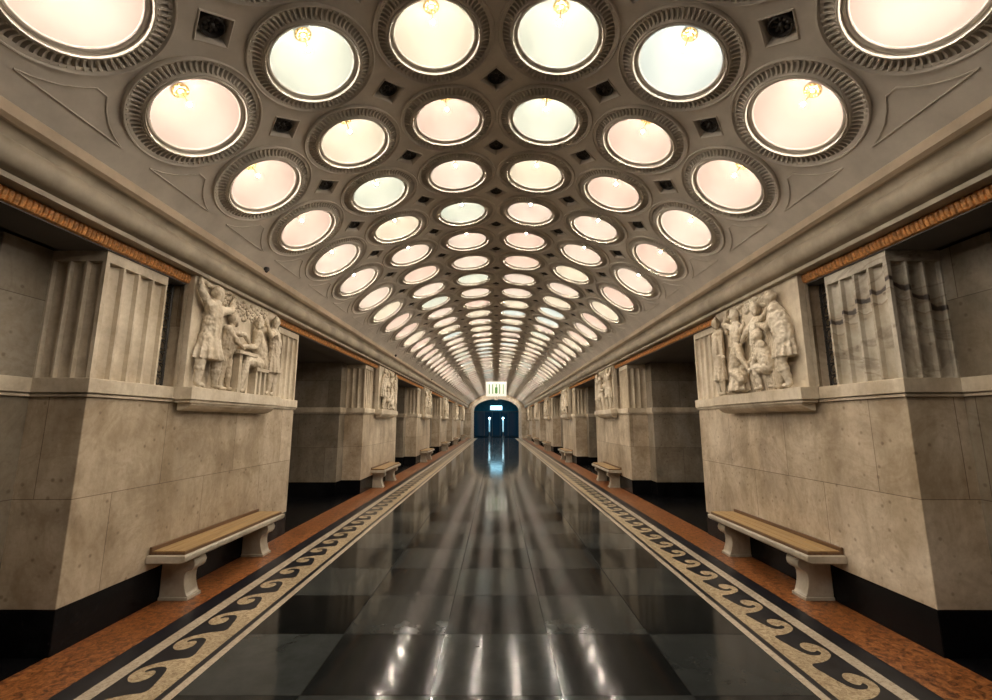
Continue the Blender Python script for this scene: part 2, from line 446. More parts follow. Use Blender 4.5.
# ------------------------------------------------------------------ cornices, one long moulding a side
xA, zA = .930*H0, EYE + .6077*H0
y0, y1 = YB, YE + .02
for n_, sg in ((2, -1), (3, 1)):
    def prof(pts, m, name, sm=30, yy=(y0, y1)):
        mb = MB(); mb.prism([(sg*x, z) for x, z in pts], yy[0], yy[1], 'y'); return mb.obj(name, m, smooth=sm)
    fas = prof([(xA+.06, zA+.03), (xA+.002, zA-.004), (xA-.012, zA-.016), (xA-.012, zA-.085), (xA+.02, zA-.105), (xA+.12, zA-.105)], M['fascia'], 'trim_%d' % n_)
    struct(fas)
    pts = [(xA+.03, zA-.103)]
    for i in range(1, 9):      # hollow under the fascia running into a swelling roll
        t = i/8*PI/2; pts.append((xA+.03 + .055*math.sin(t), zA-.103 - .07*(1-math.cos(t))))
    cx_, cz_, r_ = xA+.085, zA-.173, .0
    for i in range(1, 13):
        t = i/12*PI; pts.append((xA+.085 - .062*math.sin(t), zA-.173 - .085*(1-math.cos(t))))
    zS = EYE + 1.478
    pts += [(2.945, zS+.006), (2.925, zS), (2.925, zS-.034), (3.14, zS-.034), (3.14, zA-.103)]
    struct(prof(pts, M['cornice'], 'trim_%d' % (n_+2)))
    # carved orange bead course
    mb = MB(); st = .036; n = int((YE-YB)/st); zt, zb = 3.046, 2.952
    vs = []; fs = []
    cols = []
    for i in range(n+1):
        for q in (0, .15, .5, .85):
            cols.append((YB + (i+q)*st, 0 if q in (0,) else (.7 if q != .5 else 1)))
    rows = [(3.056, zt), (3.03, zt-.004), (3.014, zt-.022), (3.020, zt-.062), (3.03, zb+.006), (3.06, zb)]
    for y, h in cols:
        for i, (x, z) in enumerate(rows):
            vs.append((sg*(x + (1-h)*.016*(1 if 0 < i < 5 else 0)), min(y, YE), z))
    nr = len(rows)
    for i in range(len(cols)-1):
        for j in range(nr-1): fs.append((i*nr+j, (i+1)*nr+j, (i+1)*nr+j+1, i*nr+j+1))
    mb.add(vs, fs); struct(mb.obj('trim_%d' % (n_+4), M['orange_trim'], smooth=30))
    # beam over the passages
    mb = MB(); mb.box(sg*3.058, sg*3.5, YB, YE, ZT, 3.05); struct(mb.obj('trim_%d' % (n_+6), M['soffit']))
    # ceiling of the side hall
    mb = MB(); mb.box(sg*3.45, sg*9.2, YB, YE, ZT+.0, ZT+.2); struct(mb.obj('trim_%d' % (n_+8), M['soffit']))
    mb = MB(); mb.box(sg*9.0, sg*9.2, YB, YE, 0, ZT); struct(mb.obj('wall_left' if sg < 0 else 'wall_right', M['marble']))

# ------------------------------------------------------------------ floor
mb = MB(); mb.box(-9.2, 9.2, YB, YE+9, -.2, 0)
fl = struct(mb.obj('floor', M['black']))
mb = MB(); mb.box(-1.9, 1.9, YB, YE, -.01, .0015); struct(mb.obj('trim_12', M['tiles']))
tn = 13
WAVE = [(0, .36), (.015, .44), (.045, .55), (.10, .67), (.18, .79), (.28, .885), (.40, .93), (.53, .925), (.63, .87), (.70, .78), (.715, .68), (.67, .59), (.58, .535), (.48, .535), (.40, .58), (.38, .65), (.41, .705),
        (.43, .745), (.37, .765), (.30, .71), (.265, .62), (.27, .52), (.335, .435), (.45, .385), (.56, .35), (.70, .32), (.82, .288), (.91, .278), (.97, .305), (1.0, .36)]
PW = .40
def smooth_wave(P, n=3):
    Q = [(P[-2][0]-1, P[-2][1])] + P + [(P[1][0]+1, P[1][1])]; out = []
    for i in range(1, len(Q)-2):
        a, b, c, d = Q[i-1], Q[i], Q[i+1], Q[i+2]
        for k in range(n):
            t = k/n
            out.append(tuple(.5*(2*b[j] + (c[j]-a[j])*t + (2*a[j]-5*b[j]+4*c[j]-d[j])*t*t + (3*b[j]-a[j]-3*c[j]+d[j])*t**3) for j in (0, 1)))
    return out + [P[-1]]
WAVE = smooth_wave(WAVE)
for sg in (-1, 1):
    def strip(x0, x1, m, z=.0015):
        global tn
        mb = MB(); mb.box(sg*x0, sg*x1, YB, YE, -.01, z); struct(mb.obj('trim_%d' % tn, m)); tn += 1
    strip(1.9, 1.955, M['floor_white']); strip(1.955, 2.372, M['floor_black'], .0012); strip(2.372, 2.468, M['floor_white'], .0016)
    strip(2.468, 2.623, M['floor_black'], .0012); strip(2.623, XP+.02, M['floor_orange'])
    mb = MB(); w0, wh = 1.998, .372; z = .0028
    n = int((YE-YB-.17)/PW)
    for i in range(n):
        ya = YB + i*PW + (.105 if sg > 0 else .169); pl = []
        for u, w in WAVE:
            uu = u if sg > 0 else 1-u
            pl.append((sg*(w0+w*wh), ya+uu*PW))
        poly = pl + ([(sg*w0, ya+PW), (sg*w0, ya)] if sg > 0 else [(sg*w0, ya), (sg*w0, ya+PW)])
        mb.add([(x, y, z) for x, y in poly], [tuple(range(len(poly)))])
    o = mb.obj('trim_%d' % tn, M['floor_cream']); struct(o); tn += 1

# ------------------------------------------------------------------ piers
def flute_poly(w0, w1, n, depth, rib, seg=6):
    """points (pos, inset) of n hollows between w0 and w1"""
    out = []; fw = (w1-w0 - rib*(n-1))/n
    for i in range(n):
        a = w0 + i*(fw+rib); out.append((a, 0)); 
        for s in range(0, seg+1):
            t = PI*s/seg; out.append((a + fw/2 - fw/2*math.cos(t)*.98, max(.001, depth*math.sin(t)**.8) if 0 < s < seg else .001))
        out.append((a+fw, 0))
    return out
FP = .66; RW_ = 1.66
def corner_mesh(side, far, mat):
    """fluted corner block; local x = 0 at the pier front growing outwards, y = 0 at the near end"""
    front = flute_poly(.035, FP-.02, 4, .055, .018)
    end = flute_poly(.03, XA-XP-.015, 3, .045, .016)
    pl = [(0, 0)] + [(i, p) for p, i in front] + [(0, FP), (.3, FP), (XA-XP, FP), (XA-XP, 0)] + [(p, i) for p, i in end[::-1]]
    cap = [(0, 0), (0, FP), (XA-XP, FP), (XA-XP, 0)]
    mb = MB()
    def T(q): 
        x, y = q; return (side*(XP + x), (PL - y) if far else y)
    mb.prism([T(q) for q in pl], ZL, ZT-.085, 'z'); mb.prism([T(q) for q in cap], ZT-.085, ZT, 'z')
    return mb.mesh('fluted_panel', mat, 35)
def grille_mesh(side, far):
    mb = MB(); x = side*(XP+.13); g0, g1 = FP+.01, .915
    yy = lambda v: (PL-v) if far else v
    mb.tube([(x, yy(g0+.015), ZL), (x, yy(g0+.015), ZT)], .012, 6); mb.tube([(x, yy(g1-.015), ZL), (x, yy(g1-.015), ZT)], .012, 6)
    n = 9; h = (ZT-ZL)/n; c = (g0+g1)/2
    for i in range(n):
        zc = ZL + (i+.5)*h
        mb.tube([(x, yy(g0), zc+h/2), (x, yy(g1), zc+h/2)], .008, 6)
        for s in (-1, 1):
            pts = []
            for q in range(14):
                a = q/13*PI*2.2; r = .052*(1-q/20)
                pts.append((x, yy(c + s*(.055 - r*math.cos(a)*.9)), zc + r*math.sin(a)))
            mb.tube(pts, .0065, 5)
        mb.tube([(x, yy(c), zc-h/2), (x, yy(c), zc+h/2)], .007, 5)
    return mb.mesh('iron_grille', M['iron'], 50)
def band(mb, side, z0, z1, e, mi=0):
    """course running round the stepped plan, e = projection"""
    y0, y1 = 0, PL; dl = .36
    pl = [(XP-e, -e), (XA-e, -e), (XA-e, -dl-e), (XB+e, -dl-e), (XB+e, PL+dl+e), (XA-e, PL+dl+e), (XA-e, PL+e), (XP-e, PL+e)]
    mb.prism([(side*x, y) for x, y in pl], z0, z1, 'z', mi)
def pier_parts(side, veined):
    P = []
    mb = MB(); band(mb, side, 0, ZPL, 0); P.append(('plinth', mb.mesh('plinth', M['black']), .006))
    mb = MB(); mb.box(side*XP, side*(XA+.05), 0, PL, ZPL, ZL0); P.append(('lower_block', mb.mesh('lower_block', M['marble']), .006))
    mb = MB(); mb.box(side*XA, side*XB, -.36, PL+.36, ZPL, ZL0); mb.box(side*XA, side*XB, -.36, PL+.36, ZL, ZT); P.append(('rear_block', mb.mesh('rear_block', M['marble_grey']), .006))
    mb = MB(); band(mb, side, ZL0, ZL0+.022, .02); band(mb, side, ZL0+.022, ZL0+.030, .006); band(mb, side, ZL0+.030, ZL, .034); P.append(('ledge', mb.mesh('ledge', M['marble_plain']), .004))
    mb = MB(); dl = .36
    pl = [(XP+.22, FP), (XA, FP), (XA, PL-FP), (XP+.22, PL-FP), (XP+.22, PL-.92), (XP, PL-.92), (XP, .92), (XP+.22, .92)]
    mb.prism([(side*x, y) for x, y in pl], ZL, ZT, 'z'); P.append(('upper_block', mb.mesh('upper_block', M['marble']), .004))
    mb = MB(); mb.box(side*XP, side*(XP-.035), (PL-RW_)/2-.02, (PL+RW_)/2-.02, ZL, ZL+1.112); P.append(('relief_bed', mb.mesh('relief_bed', M['marble_plain']), 0))
    fm = M['marble_vein'] if veined else M['marble_plain']
    for far in (0, 1):
        P.append(('fluted_panel', corner_mesh(side, far, fm if not far else M['marble_plain']), 0)); P.append(('iron_grille', grille_mesh(side, far), 0))
    return P
sidename = {-1: 'left', 1: 'right'}
PARTS = {-1: pier_parts(-1, False), 1: pier_parts(1, False)}
PARTV = pier_parts(1, True)
for i in range(NP_):
    for sg in (-1, 1):
        if i == 0 and sg < 0: lab = 'nearest beige marble pier on the left with fluted corners and relief'
        elif i == 0: lab = 'nearest marble pier on the right, dark diagonal veins across its fluted corner'
        else: lab = 'beige marble pier, %s from the viewer along the %s side of the hall' % (ordn[i] if i < 5 else 'last, sixth', sidename[sg])
        o = thing('marble_pier', lab, 'pier', (0, D0+i*PER, 0), group='marble piers along the hall')
        for nm, me, bv in (PARTV if (i == 0 and sg > 0) else PARTS[sg]): link(nm, me, o, bv if i < 3 else 0)

# ------------------------------------------------------------------ benches
def bench_parts(side):
    L_, W = 1.86, .352; P = []
    X = lambda x: side*(XP - x)            # x = distance from the pier
    # support, S-shaped towards the hall
    prof = [(.004, 0), (.262, 0), (.262, .035), (.250, .045), (.240, .075), (.226, .12), (.220, .17), (.222, .215), (.232, .24), (.252, .252), (.280, .262), (.300, .285), (.306, .320), (.290, .358), (.255, .375), (.004, .375)]
    for ya in (.215, L_-.145-.17):
        mb = MB(); mb.prism([(X(x), z) for x, z in prof], ya, ya+.17, 'y')
        mb.box(X(.004), X(.272), ya-.012, ya+.182, 0, .03); P.append(('support', mb.mesh('support', M['bench_marble'], 35), .004, None))
    mb = MB(); mb.prism([(X(.004), .375), (X(W-.03), .375), (X(W-.006), .388), (X(W), .405), (X(W), .432), (X(W-.008), .44), (X(.004), .44)], 0, L_, 'y')
    P.append(('seat_slab', mb.mesh('seat_slab', M['bench_marble'], 35), .006, None))
    mb = MB()
    mb.box(X(.03), X(W-.028), .03, L_-.03, .44, .466); P.append(('seat_frame', mb.mesh('seat_frame', M['wood_dark']), .003, None))
    for a in range(3):
        w = (W-.075)/3; x0 = .038 + a*(w+.003)
        mb = MB(); mb.box(X(x0), X(x0+w-.002), .036, L_-.036, .464, .474); P.append(('seat_board', mb.mesh('seat_board', M['wood']), .002, None))
    mb = MB(); mb.box(X(.006), X(.030), .03, L_-.03, .44, .505); P.append(('back_rail', mb.mesh('back_rail', M['wood_dark']), .003, None))
    return P
BP = {s: bench_parts(s) for s in (-1, 1)}
for i in range(NP_):
    for sg in (-1, 1):
        lab = 'marble bench with slatted wooden seat against the %s pier on the %s' % ('nearest' if i == 0 else (ordn[i] if i < 5 else 'last'), sidename[sg])
        o = thing('bench', lab, 'bench', (0, D0+PL/2-.945+i*PER, .0015), group='benches against the piers')
        for nm, me, bv, _ in BP[sg]:
            q = link(nm, me, sf if nm == 'seat_board' else o, bv if i < 3 else 0)
            if nm == 'seat_frame': sf = q

# ------------------------------------------------------------------ carved reliefs
def figure(J, skirt=None, bulk=1.0, name='carved_figure', shift=False, extra=None):
    """J: joints in panel metres (s along, h up, t out of the slab). Capsules fused to ONE surface by voxel remesh."""
    mb = MB(); k = bulk*1.12
    J = {a: (((b[0]-.83)*1.07+.83-(.04 if shift else 0), b[1], b[2]) if isinstance(b, tuple) else b) for a, b in J.items()}
    V = lambda n: Vector(J[n])
    def cap(a, b, ra, rb, n=10):
        a, b = Vector(a), Vector(b); mb.tube([a, (a+b)/2, b], [ra, (ra+rb)/2*1.03, rb], n); mb.ball(a, ra, n); mb.ball(b, rb, n)
    hd, nk, ch, pv = V('head'), V('neck'), V('chest'), V('pelvis')
    f = J.get('face', 1)
    fd = Vector((f*.8, 0, .6)).normalized() if f else Vector((0, 0, 1))
    mb.ball(hd, .060, 14, sc=(.92, 1.22, 1.0)); mb.ball(hd + Vector((-fd.x*.012, .014, -fd.z*.01)), .062, 12, sc=(1, 1.05, 1))
    up = Vector((0, 1, 0)); rt = fd.cross(up)
    mb.ball(hd + fd*.052 + up*(-.006), .014, 6, sc=(1, 1.7, 1))           # nose
    mb.ball(hd + fd*.046 - up*.034, .016, 6, sc=(1, .6, 1))               # mouth
    mb.ball(hd + fd*.040 - up*.055, .022, 6)                              # chin
    for s in (-1, 1):
        mb.ball(hd + fd*.044 + rt*s*.022 + up*.020, .012, 6, sc=(1, .6, 1)); mb.ball(hd + rt*s*.058, .014, 6, sc=(.6, 1.5, 1))
    for q in range(7):
        a = q/6*PI; mb.ball(hd + up*(.03+.045*math.sin(a)) - fd*(.045*math.cos(a)), .024, 6)   # hair
    cap(nk, hd - up*.03, .036*k, .036)
    sl, sr = V('sl'), V('sr')
    cap(sl, sr, .05*k, .05*k); cap(ch, nk - up*.03, .088*k, .06*k); cap(ch, pv, .088*k, .085*k)
    cap(sl, ch, .05*k, .06*k); cap(sr, ch, .05*k, .06*k)
    w = V('hl') - V('hr')
    for a, e, h in (('sl', 'el', 'al'), ('sr', 'er', 'ar')):
        cap(V(a), V(e), .042*k, .034*k); cap(V(e), V(h), .034*k, .022*k)
        d = (V(h)-V(e)).normalized(); o = d.orthogonal().normalized(); c = d.cross(o)
        cap(V(h), V(h)+d*.035, .022, .02, 8)
        for q in range(4): b = V(h)+d*.04+o*(q-1.5)*.012; cap(b, b+d*(.034-.005*abs(q-1.4))+c*.012, .0065, .005, 5)
        cap(V(h)+d*.01+o*.022, V(h)+d*.035+o*.034, .0075, .006, 5)
    for a, kk, ft in (('hl', 'kl', 'fl'), ('hr', 'kr', 'fr')):
        cap(pv, V(a), .07*k, .066*k); cap(V(a), V(kk), .066*k, .046*k); cap(V(kk), V(ft)+up*.03, .048*k, .028*k)
        m_ = V(kk).lerp(V(ft), .3); mb.ball(m_, .047*k, 10)
        cap(V(ft)+up*.02, V(ft)+Vector((.075*J.get('toe', f or 1), .012, .02)), .026, .018, 8)
    if skirt:                                                                  # (top h, bottom h, top r, bottom r, centre s, shift)
        t0, t1, r0, r1, cs, sh, ct = skirt; cs = (cs-.83)*1.07+.83-(.04 if shift else 0)
        n = 72; rows = []; vs = []; fs = []
        for j in range(9):
            u = j/8; h = t0 + (t1-t0)*u; r = r0 + (r1-r0)*u**.85
            for i in range(n):
                a = 2*PI*i/n; rr = r*(1 + (.03+.13*u)*math.cos(a*11+1.3*u))
                vs.append((cs + sh*u + rr*math.cos(a), h, ct + rr*.72*math.sin(a)))
        for j in range(8):
            for i in range(n): l = (i+1) % n; fs.append((j*n+i, j*n+l, (j+1)*n+l, (j+1)*n+i))
        fs.append(tuple(range(n))[::-1]); fs.append(tuple(8*n+i for i in range(n))); mb.add(vs, fs)
    # cloth folds over the chest
    for q in range(5):
        a = sl.lerp(sr, .15+.17*q) + Vector((0, -.01, .045)); b = V('pelvis') + Vector(((q-2)*.03, .03, .075)); cap(a, b, .010, .007, 5)
    for c in (extra or []): cap(*[Vector(((q[0]-.83)*1.07+.83, q[1], q[2])) if isinstance(q, tuple) else q for q in c])
    me = bpy.data.meshes.new(name); me.from_pydata([tuple(v) for v in mb.v], [], mb.f)
    o = bpy.data.objects.new('tmp', me); C.objects.link(o)
    r = o.modifiers.new('r', 'REMESH'); r.mode = 'VOXEL'; r.voxel_size = .0085
    sm = o.modifiers.new('s', 'SMOOTH'); sm.factor = .5; sm.iterations = 2
    tx = bpy.data.textures.get('chisel') or bpy.data.textures.new('chisel', 'CLOUDS'); tx.noise_scale = .035
    dp = o.modifiers.new('d', 'DISPLACE'); dp.texture = tx; dp.strength = .022; dp.mid_level = .5; dp.texture_coords = 'LOCAL'
    dg = bpy.context.evaluated_depsgraph_get(); out = bpy.data.meshes.new_from_object(o.evaluated_get(dg), depsgraph=dg)
    C.objects.unlink(o); bpy.data.objects.remove(o); out.name = name
    out.materials.clear(); out.materials.append(M['marble_plain'])
    out.polygons.foreach_set('use_smooth', [True]*len(out.polygons))
    return out
RW, RH = 1.66, 1.112
FLAT = .72
# s runs from the viewer's end away along the hall, h from the shelf up
LEFT_REL = [
  ('tall tunic man reaching up', figure(dict(head=(.34, .985, .13), face=1, neck=(.33, .90, .11), chest=(.31, .74, .11), pelvis=(.30, .53, .11), sl=(.22, .845, .13), sr=(.42, .835, .10),
     el=(.12, .96, .11), al=(.13, 1.05, .08), er=(.56, .87, .13), ar=(.64, 1.0, .09), hl=(.24, .50, .12), kl=(.19, .27, .12), fl=(.17, .02, .12), hr=(.36, .50, .10), kr=(.40, .27, .14), fr=(.42, .02, .12)),
     skirt=(.60, .29, .10, .185, .30, 0, .11), bulk=1.08, shift=True)),
  ('stooping man with outstretched arm', figure(dict(head=(.63, .80, .10), face=1, neck=(.61, .72, .08), chest=(.60, .60, .07), pelvis=(.60, .42, .06), sl=(.54, .68, .10), sr=(.68, .67, .06),
     el=(.62, .56, .17), al=(.76, .52, .15), er=(.80, .66, .14), ar=(.92, .58, .13), hl=(.57, .4, .06), kl=(.55, .22, .06), fl=(.53, .02, .07), hr=(.63, .4, .05), kr=(.65, .22, .07), fr=(.66, .02, .07)), bulk=.85)),
  ('seated man at a workbench', figure(dict(head=(1.07, .86, .13), face=-1, neck=(1.09, .77, .11), chest=(1.12, .63, .11), pelvis=(1.16, .39, .10), sl=(1.05, .71, .16), sr=(1.19, .70, .08),
     el=(.98, .55, .17), al=(.80, .53, .15), er=(1.07, .55, .08), ar=(.86, .55, .08), hl=(1.12, .37, .14), kl=(.87, .38, .15), fl=(.78, .02, .14), hr=(1.18, .36, .07), kr=(.95, .36, .08), fr=(.93, .02, .08), toe=-1),
     bulk=.98, extra=[((1.20, .60, .14), (1.24, .36, .13), .05, .06), ((.95, .42, .12), (1.18, .42, .12), .05, .06)])),
  ('standing woman with raised arms', figure(dict(head=(1.47, .965, .12), face=-1, neck=(1.47, .88, .10), chest=(1.48, .74, .10), pelvis=(1.50, .54, .10), sl=(1.40, .82, .12), sr=(1.57, .82, .09),
     el=(1.33, .76, .15), al=(1.27, .90, .12), er=(1.60, .68, .13), ar=(1.44, .76, .18), hl=(1.46, .52, .10), kl=(1.45, .28, .11), fl=(1.42, .02, .11), hr=(1.54, .52, .09), kr=(1.55, .28, .10), fr=(1.55, .02, .10), toe=-1),
     skirt=(.62, .30, .08, .135, 1.50, 0, .10), bulk=.9)),
]
RIGHT_REL = [
  ('bearded man bending forward', figure(dict(head=(.37, .965, .13), face=1, neck=(.34, .88, .11), chest=(.29, .73, .12), pelvis=(.23, .52, .11), sl=(.30, .83, .16), sr=(.36, .82, .08),
     el=(.40, .66, .17), al=(.55, .72, .15), er=(.50, .70, .08), ar=(.62, .78, .10), hl=(.22, .50, .14), kl=(.27, .27, .15), fl=(.21, .02, .13), hr=(.26, .50, .08), kr=(.35, .28, .10), fr=(.38, .02, .09)),
     skirt=(.58, .32, .10, .15, .24, .02, .11), bulk=1.1)),
  ('man leaning in with stretched arm', figure(dict(head=(.66, .93, .11), face=-1, neck=(.68, .84, .09), chest=(.70, .70, .08), pelvis=(.72, .50, .07), sl=(.62, .79, .10), sr=(.77, .79, .07),
     el=(.50, .80, .13), al=(.42, .86, .14), er=(.86, .70, .12), ar=(.96, .60, .12), hl=(.69, .48, .07), kl=(.68, .25, .07), fl=(.67, .02, .07), hr=(.76, .48, .06), kr=(.77, .25, .06), fr=(.78, .02, .06), toe=-1), bulk=.9)),
  ('crouching man beneath the others', figure(dict(head=(.62, .60, .15), face=1, neck=(.59, .53, .14), chest=(.55, .42, .14), pelvis=(.50, .25, .13), sl=(.53, .50, .17), sr=(.63, .49, .12),
     el=(.64, .36, .19), al=(.74, .26, .18), er=(.72, .44, .12), ar=(.80, .36, .13), hl=(.50, .24, .16), kl=(.68, .26, .17), fl=(.62, .02, .16), hr=(.50, .22, .10), kr=(.60, .20, .10), fr=(.46, .03, .10)), bulk=.9)),
  ('kneeling man with lowered hand', figure(dict(head=(1.00, .68, .14), face=-1, neck=(1.03, .60, .13), chest=(1.06, .48, .12), pelvis=(1.12, .28, .12), sl=(.99, .55, .16), sr=(1.12, .55, .09),
     el=(.92, .42, .18), al=(.82, .28, .17), er=(1.02, .40, .10), ar=(.90, .34, .10), hl=(1.10, .27, .15), kl=(.96, .16, .16), fl=(1.18, .03, .15), hr=(1.14, .26, .09), kr=(1.00, .30, .09), fr=(.98, .02, .09), toe=1),
     skirt=(.34, .04, .10, .17, 1.10, 0, .10), bulk=.98)),
  ('man with raised bent arm', figure(dict(head=(1.08, .96, .10), face=1, neck=(1.09, .88, .08), chest=(1.12, .75, .07), pelvis=(1.14, .55, .06), sl=(1.05, .83, .09), sr=(1.19, .83, .07),
     el=(1.00, .72, .11), al=(.92, .80, .11), er=(1.32, .90, .11), ar=(1.26, 1.02, .10), hl=(1.11, .5, .06), kl=(1.11, .27, .06), fl=(1.12, .02, .06), hr=(1.17, .5, .05), kr=(1.19, .27, .06), fr=(1.20, .02, .06)), bulk=.85)),
  ('slender man with a staff at the far end', figure(dict(head=(1.49, .955, .12), face=-1, neck=(1.49, .87, .10), chest=(1.49, .73, .10), pelvis=(1.50, .52, .10), sl=(1.41, .81, .12), sr=(1.57, .81, .10),
     el=(1.38, .65, .13), al=(1.33, .50, .16), er=(1.60, .62, .11), ar=(1.55, .48, .14), hl=(1.46, .50, .11), kl=(1.46, .27, .12), fl=(1.44, .02, .11), hr=(1.54, .50, .10), kr=(1.55, .27, .10), fr=(1.55, .02, .10), toe=-1),
     skirt=(.60, .20, .075, .12, 1.50, 0, .10), bulk=.9, extra=[((1.33, .04, .17), (1.33, .86, .15), .012, .012)])),
]
def relief_common(side):
    P = []; X = lambda t: side*(XP + .0 - t)
    mb = MB(); mb.box(X(.036), X(.10), 0, RW, 0, RH); 
    P.append(('backing_slab', mb.mesh('backing_slab', M['marble_plain']), .005))
    mb = MB()      # shelf and stepped corbel below the figures
    mb.box(X(.036), X(.205), -.03, RW+.03, -.115, 0); mb.box(X(.036), X(.185), -.01, RW+.01, -.145, -.115)
    pl = [(X(.036), -.145), (X(.17), -.145), (X(.165), -.165), (X(.13), -.195), (X(.08), -.215), (X(.036), -.22)]
    mb.prism(pl, .03, RW-.03, 'y'); P.append(('shelf', mb.mesh('shelf', M['marble_plain']), .004))
    return P
RC = {s: relief_common(s) for s in (-1, 1)}
def backdrop(side, kind):
    """carved leaves, drapery and furniture behind the figures: (name, mesh) list"""
    rnd = random.Random(3+kind); X = lambda t: side*(XP - .055 - t); P = []; mk = lambda n, mb, sm=70: P.append((n, mb.mesh(n, M['marble_plain'], sm)))
    mb = MB()
    for q in range(150):
        s, h = rnd.uniform(.45, 1.42), rnd.uniform(.84 if kind == 0 else .95, 1.08)
        mb.ball((X(.045), s, h), rnd.uniform(.018, .034), 7, sc=(.9, 1.1, 1.0))
    mk('carved_foliage', mb)
    if kind == 0:
        mb = MB()
        for q in range(17): mb.ball((X(.06), .05+q*.034, 1.072+.012*math.sin(q)), .024, 8)
        mk('carved_garland', mb)
        mb = MB(); mb.box(X(.02), X(.17), .66, 1.04, .43, .47); mb.box(X(.02), X(.15), .70, .75, 0, .43); mb.box(X(.02), X(.10), .95, .99, 0, .43); mk('workbench', mb, 30)
        mb = MB(); mb.box(X(.02), X(.16), 1.06, 1.34, .28, .32)
        for s in (1.08, 1.17, 1.28): mb.box(X(.02), X(.14), s, s+.04, 0, .28)
        mk('stool', mb, 30)
    else:
        mb = MB(); pts = [(X(.07), 1.24+.12*math.cos(q/15*PI*1.5-.5), .86+.12*math.sin(q/15*PI*1.5-.5)) for q in range(16)]
        mb.tube(pts, .022, 8)
        for p in pts: mb.ball(p, .030, 8)
        mk('wreath', mb)
        mb = MB()
        for q in range(12): mb.tube([(X(.05), .36+.042*q, .36+.03*math.sin(q)), (X(.10), .37+.04*q, .18), (X(.08), .38+.038*q, .01)], .026, 8)
        for q in range(9): mb.tube([(X(.05), .40+.045*q, .66), (X(.09), .44+.045*q, .34)], .024, 8)
        mk('carved_drapery', mb)
    return P
BD = {(s, k): backdrop(s, k) for s in (-1, 1) for k in (0, 1)}
FIG = {0: LEFT_REL, 1: RIGHT_REL}
flipped = {}
def fig_for(me, side, t0=.065):
    """turn panel coordinates (s, h, t) into pier space for that side of the hall"""
    key = (me.name, side)
    if key not in flipped:
        m = me.copy()
        for v in m.vertices:
            s, h, t = v.co; v.co = (side*(XP - t0 - max(t, -.01)*FLAT*1.15), s, h)
        if side < 0: pass
        if side > 0: m.flip_normals()
        m.update(); flipped[key] = m
    return flipped[key]
RY = (PL-RW)/2
for i in range(NP_):
    for sg in (-1, 1):
        kind = (0 if sg < 0 else 1) if i % 2 == 0 else (1 if sg < 0 else 0)
        who = 'four workers at a bench' if kind == 0 else 'six crowded men, one kneeling'
        lab = 'pale marble high relief of %s on the %s pier, %s side' % (who, 'nearest' if i == 0 else ordn[i], sidename[sg])
        o = thing('marble_relief', lab, 'relief', (0, D0+i*PER+RY-.02, ZL), group='marble reliefs on the piers')
        for nm, me, bv in RC[sg]: link(nm, me, o, bv if i < 2 else 0)
        for nm, me in BD[(sg, kind)]: link(nm, me, o)
        for lb, me in FIG[kind]:
            f = link('carved_figure', fig_for(me, sg), o)
            f['label'] = lb

# ------------------------------------------------------------------ small fixtures on the cornice
def spot(loc, lab, side):
    o = thing('sensor', lab, 'sensor', loc, group='sensors above the cornice')
    mb = MB(); mb.lathe([(.002, .05), (.03, .05), (.034, .03), (.030, .012), (.002, .008)], 14); mb.obj('housing', M['iron'], o, 50)
    mb = MB(); mb.ball((0, 0, .006), .020, 10); mb.obj('lens', M['iron'], o, 60)
    return o
for i, y in enumerate((5.17, 12.2, 19.2)):
    s = SPR-.02; p = vp(-s, y)
    spot((p[0]+.012, y, p[2]-.045), 'small dark round sensor above the left cornice, over the %s pier' % ('nearest' if i == 0 else ordn[i]), -1)

# ------------------------------------------------------------------ far end: wall with an arch and the blue-lit lobby behind
M['teal'] = simple('dark teal tiles', (.03, .20, .24), .35, nscale=4, namp=.3)
M['archstone'] = simple('pale arch stone', (.55, .50, .42), .5, nscale=6, namp=.15)
AW, AS, AR = 2.32, 2.75, 1.25
arch = [(AW*math.cos(t), AS + AR*math.sin(t)) for t in [PI*i/28 for i in range(29)]]
mb = MB(); yw, yt = YE+.02, YE+.42
outer = [(3.6, 0), (3.6, 4.9), (-3.6, 4.9), (-3.6, 0)]
inner = [(-AW, 0)] + arch[::-1] + [(AW, 0)]
# wall: strips between outer rectangle and arch
def wstrip(y):
    return
n = len(arch)
top = [(3.6 if i == 0 else (-3.6 if i == n-1 else 3.6*math.cos(PI*i/(n-1))), 4.9) for i in range(n)]
for yv in (yw, yt):
    for i in range(n-1):
        mb.add([(arch[i][0], yv, arch[i][1]), (arch[i+1][0], yv, arch[i+1][1]), (top[i+1][0], yv, 4.9), (top[i][0], yv, 4.9)], [(0, 1, 2, 3)])
    for s in (-1, 1):
        mb.add([(s*AW, yv, 0), (s*9.2, yv, 0), (s*9.2, yv, AS), (s*AW, yv, AS)], [(0, 1, 2, 3)])
        mb.add([(s*AW, yv, AS), (s*9.2, yv, AS), (s*9.2, yv, 4.9), (s*3.6, yv, 4.9)], [(0, 1, 2, 3)])
for i in range(n-1): mb.add([(arch[i][0], yw, arch[i][1]), (arch[i+1][0], yw, arch[i+1][1]), (arch[i+1][0], yt, arch[i+1][1]), (arch[i][0], yt, arch[i][1])], [(0, 1, 2, 3)])
for s in (-1, 1): mb.add([(s*AW, yw, 0), (s*AW, yt, 0), (s*AW, yt, AS), (s*AW, yw, AS)], [(0, 1, 2, 3)])
struct(mb.obj('wall_end', M['marble']))
mb = MB()
def arcpt(t, e): return ((AW+e)*math.cos(t), AS + (AR+e)*math.sin(t))
pl = [arcpt(PI*i/28, .28) for i in range(29)] ; pin = [arcpt(PI*i/28, -.02) for i in range(29)]
pl = [(AW+.28, 0)] + pl + [(-AW-.28, 0)]; pin = [(AW-.02, 0)] + pin + [(-AW+.02, 0)]
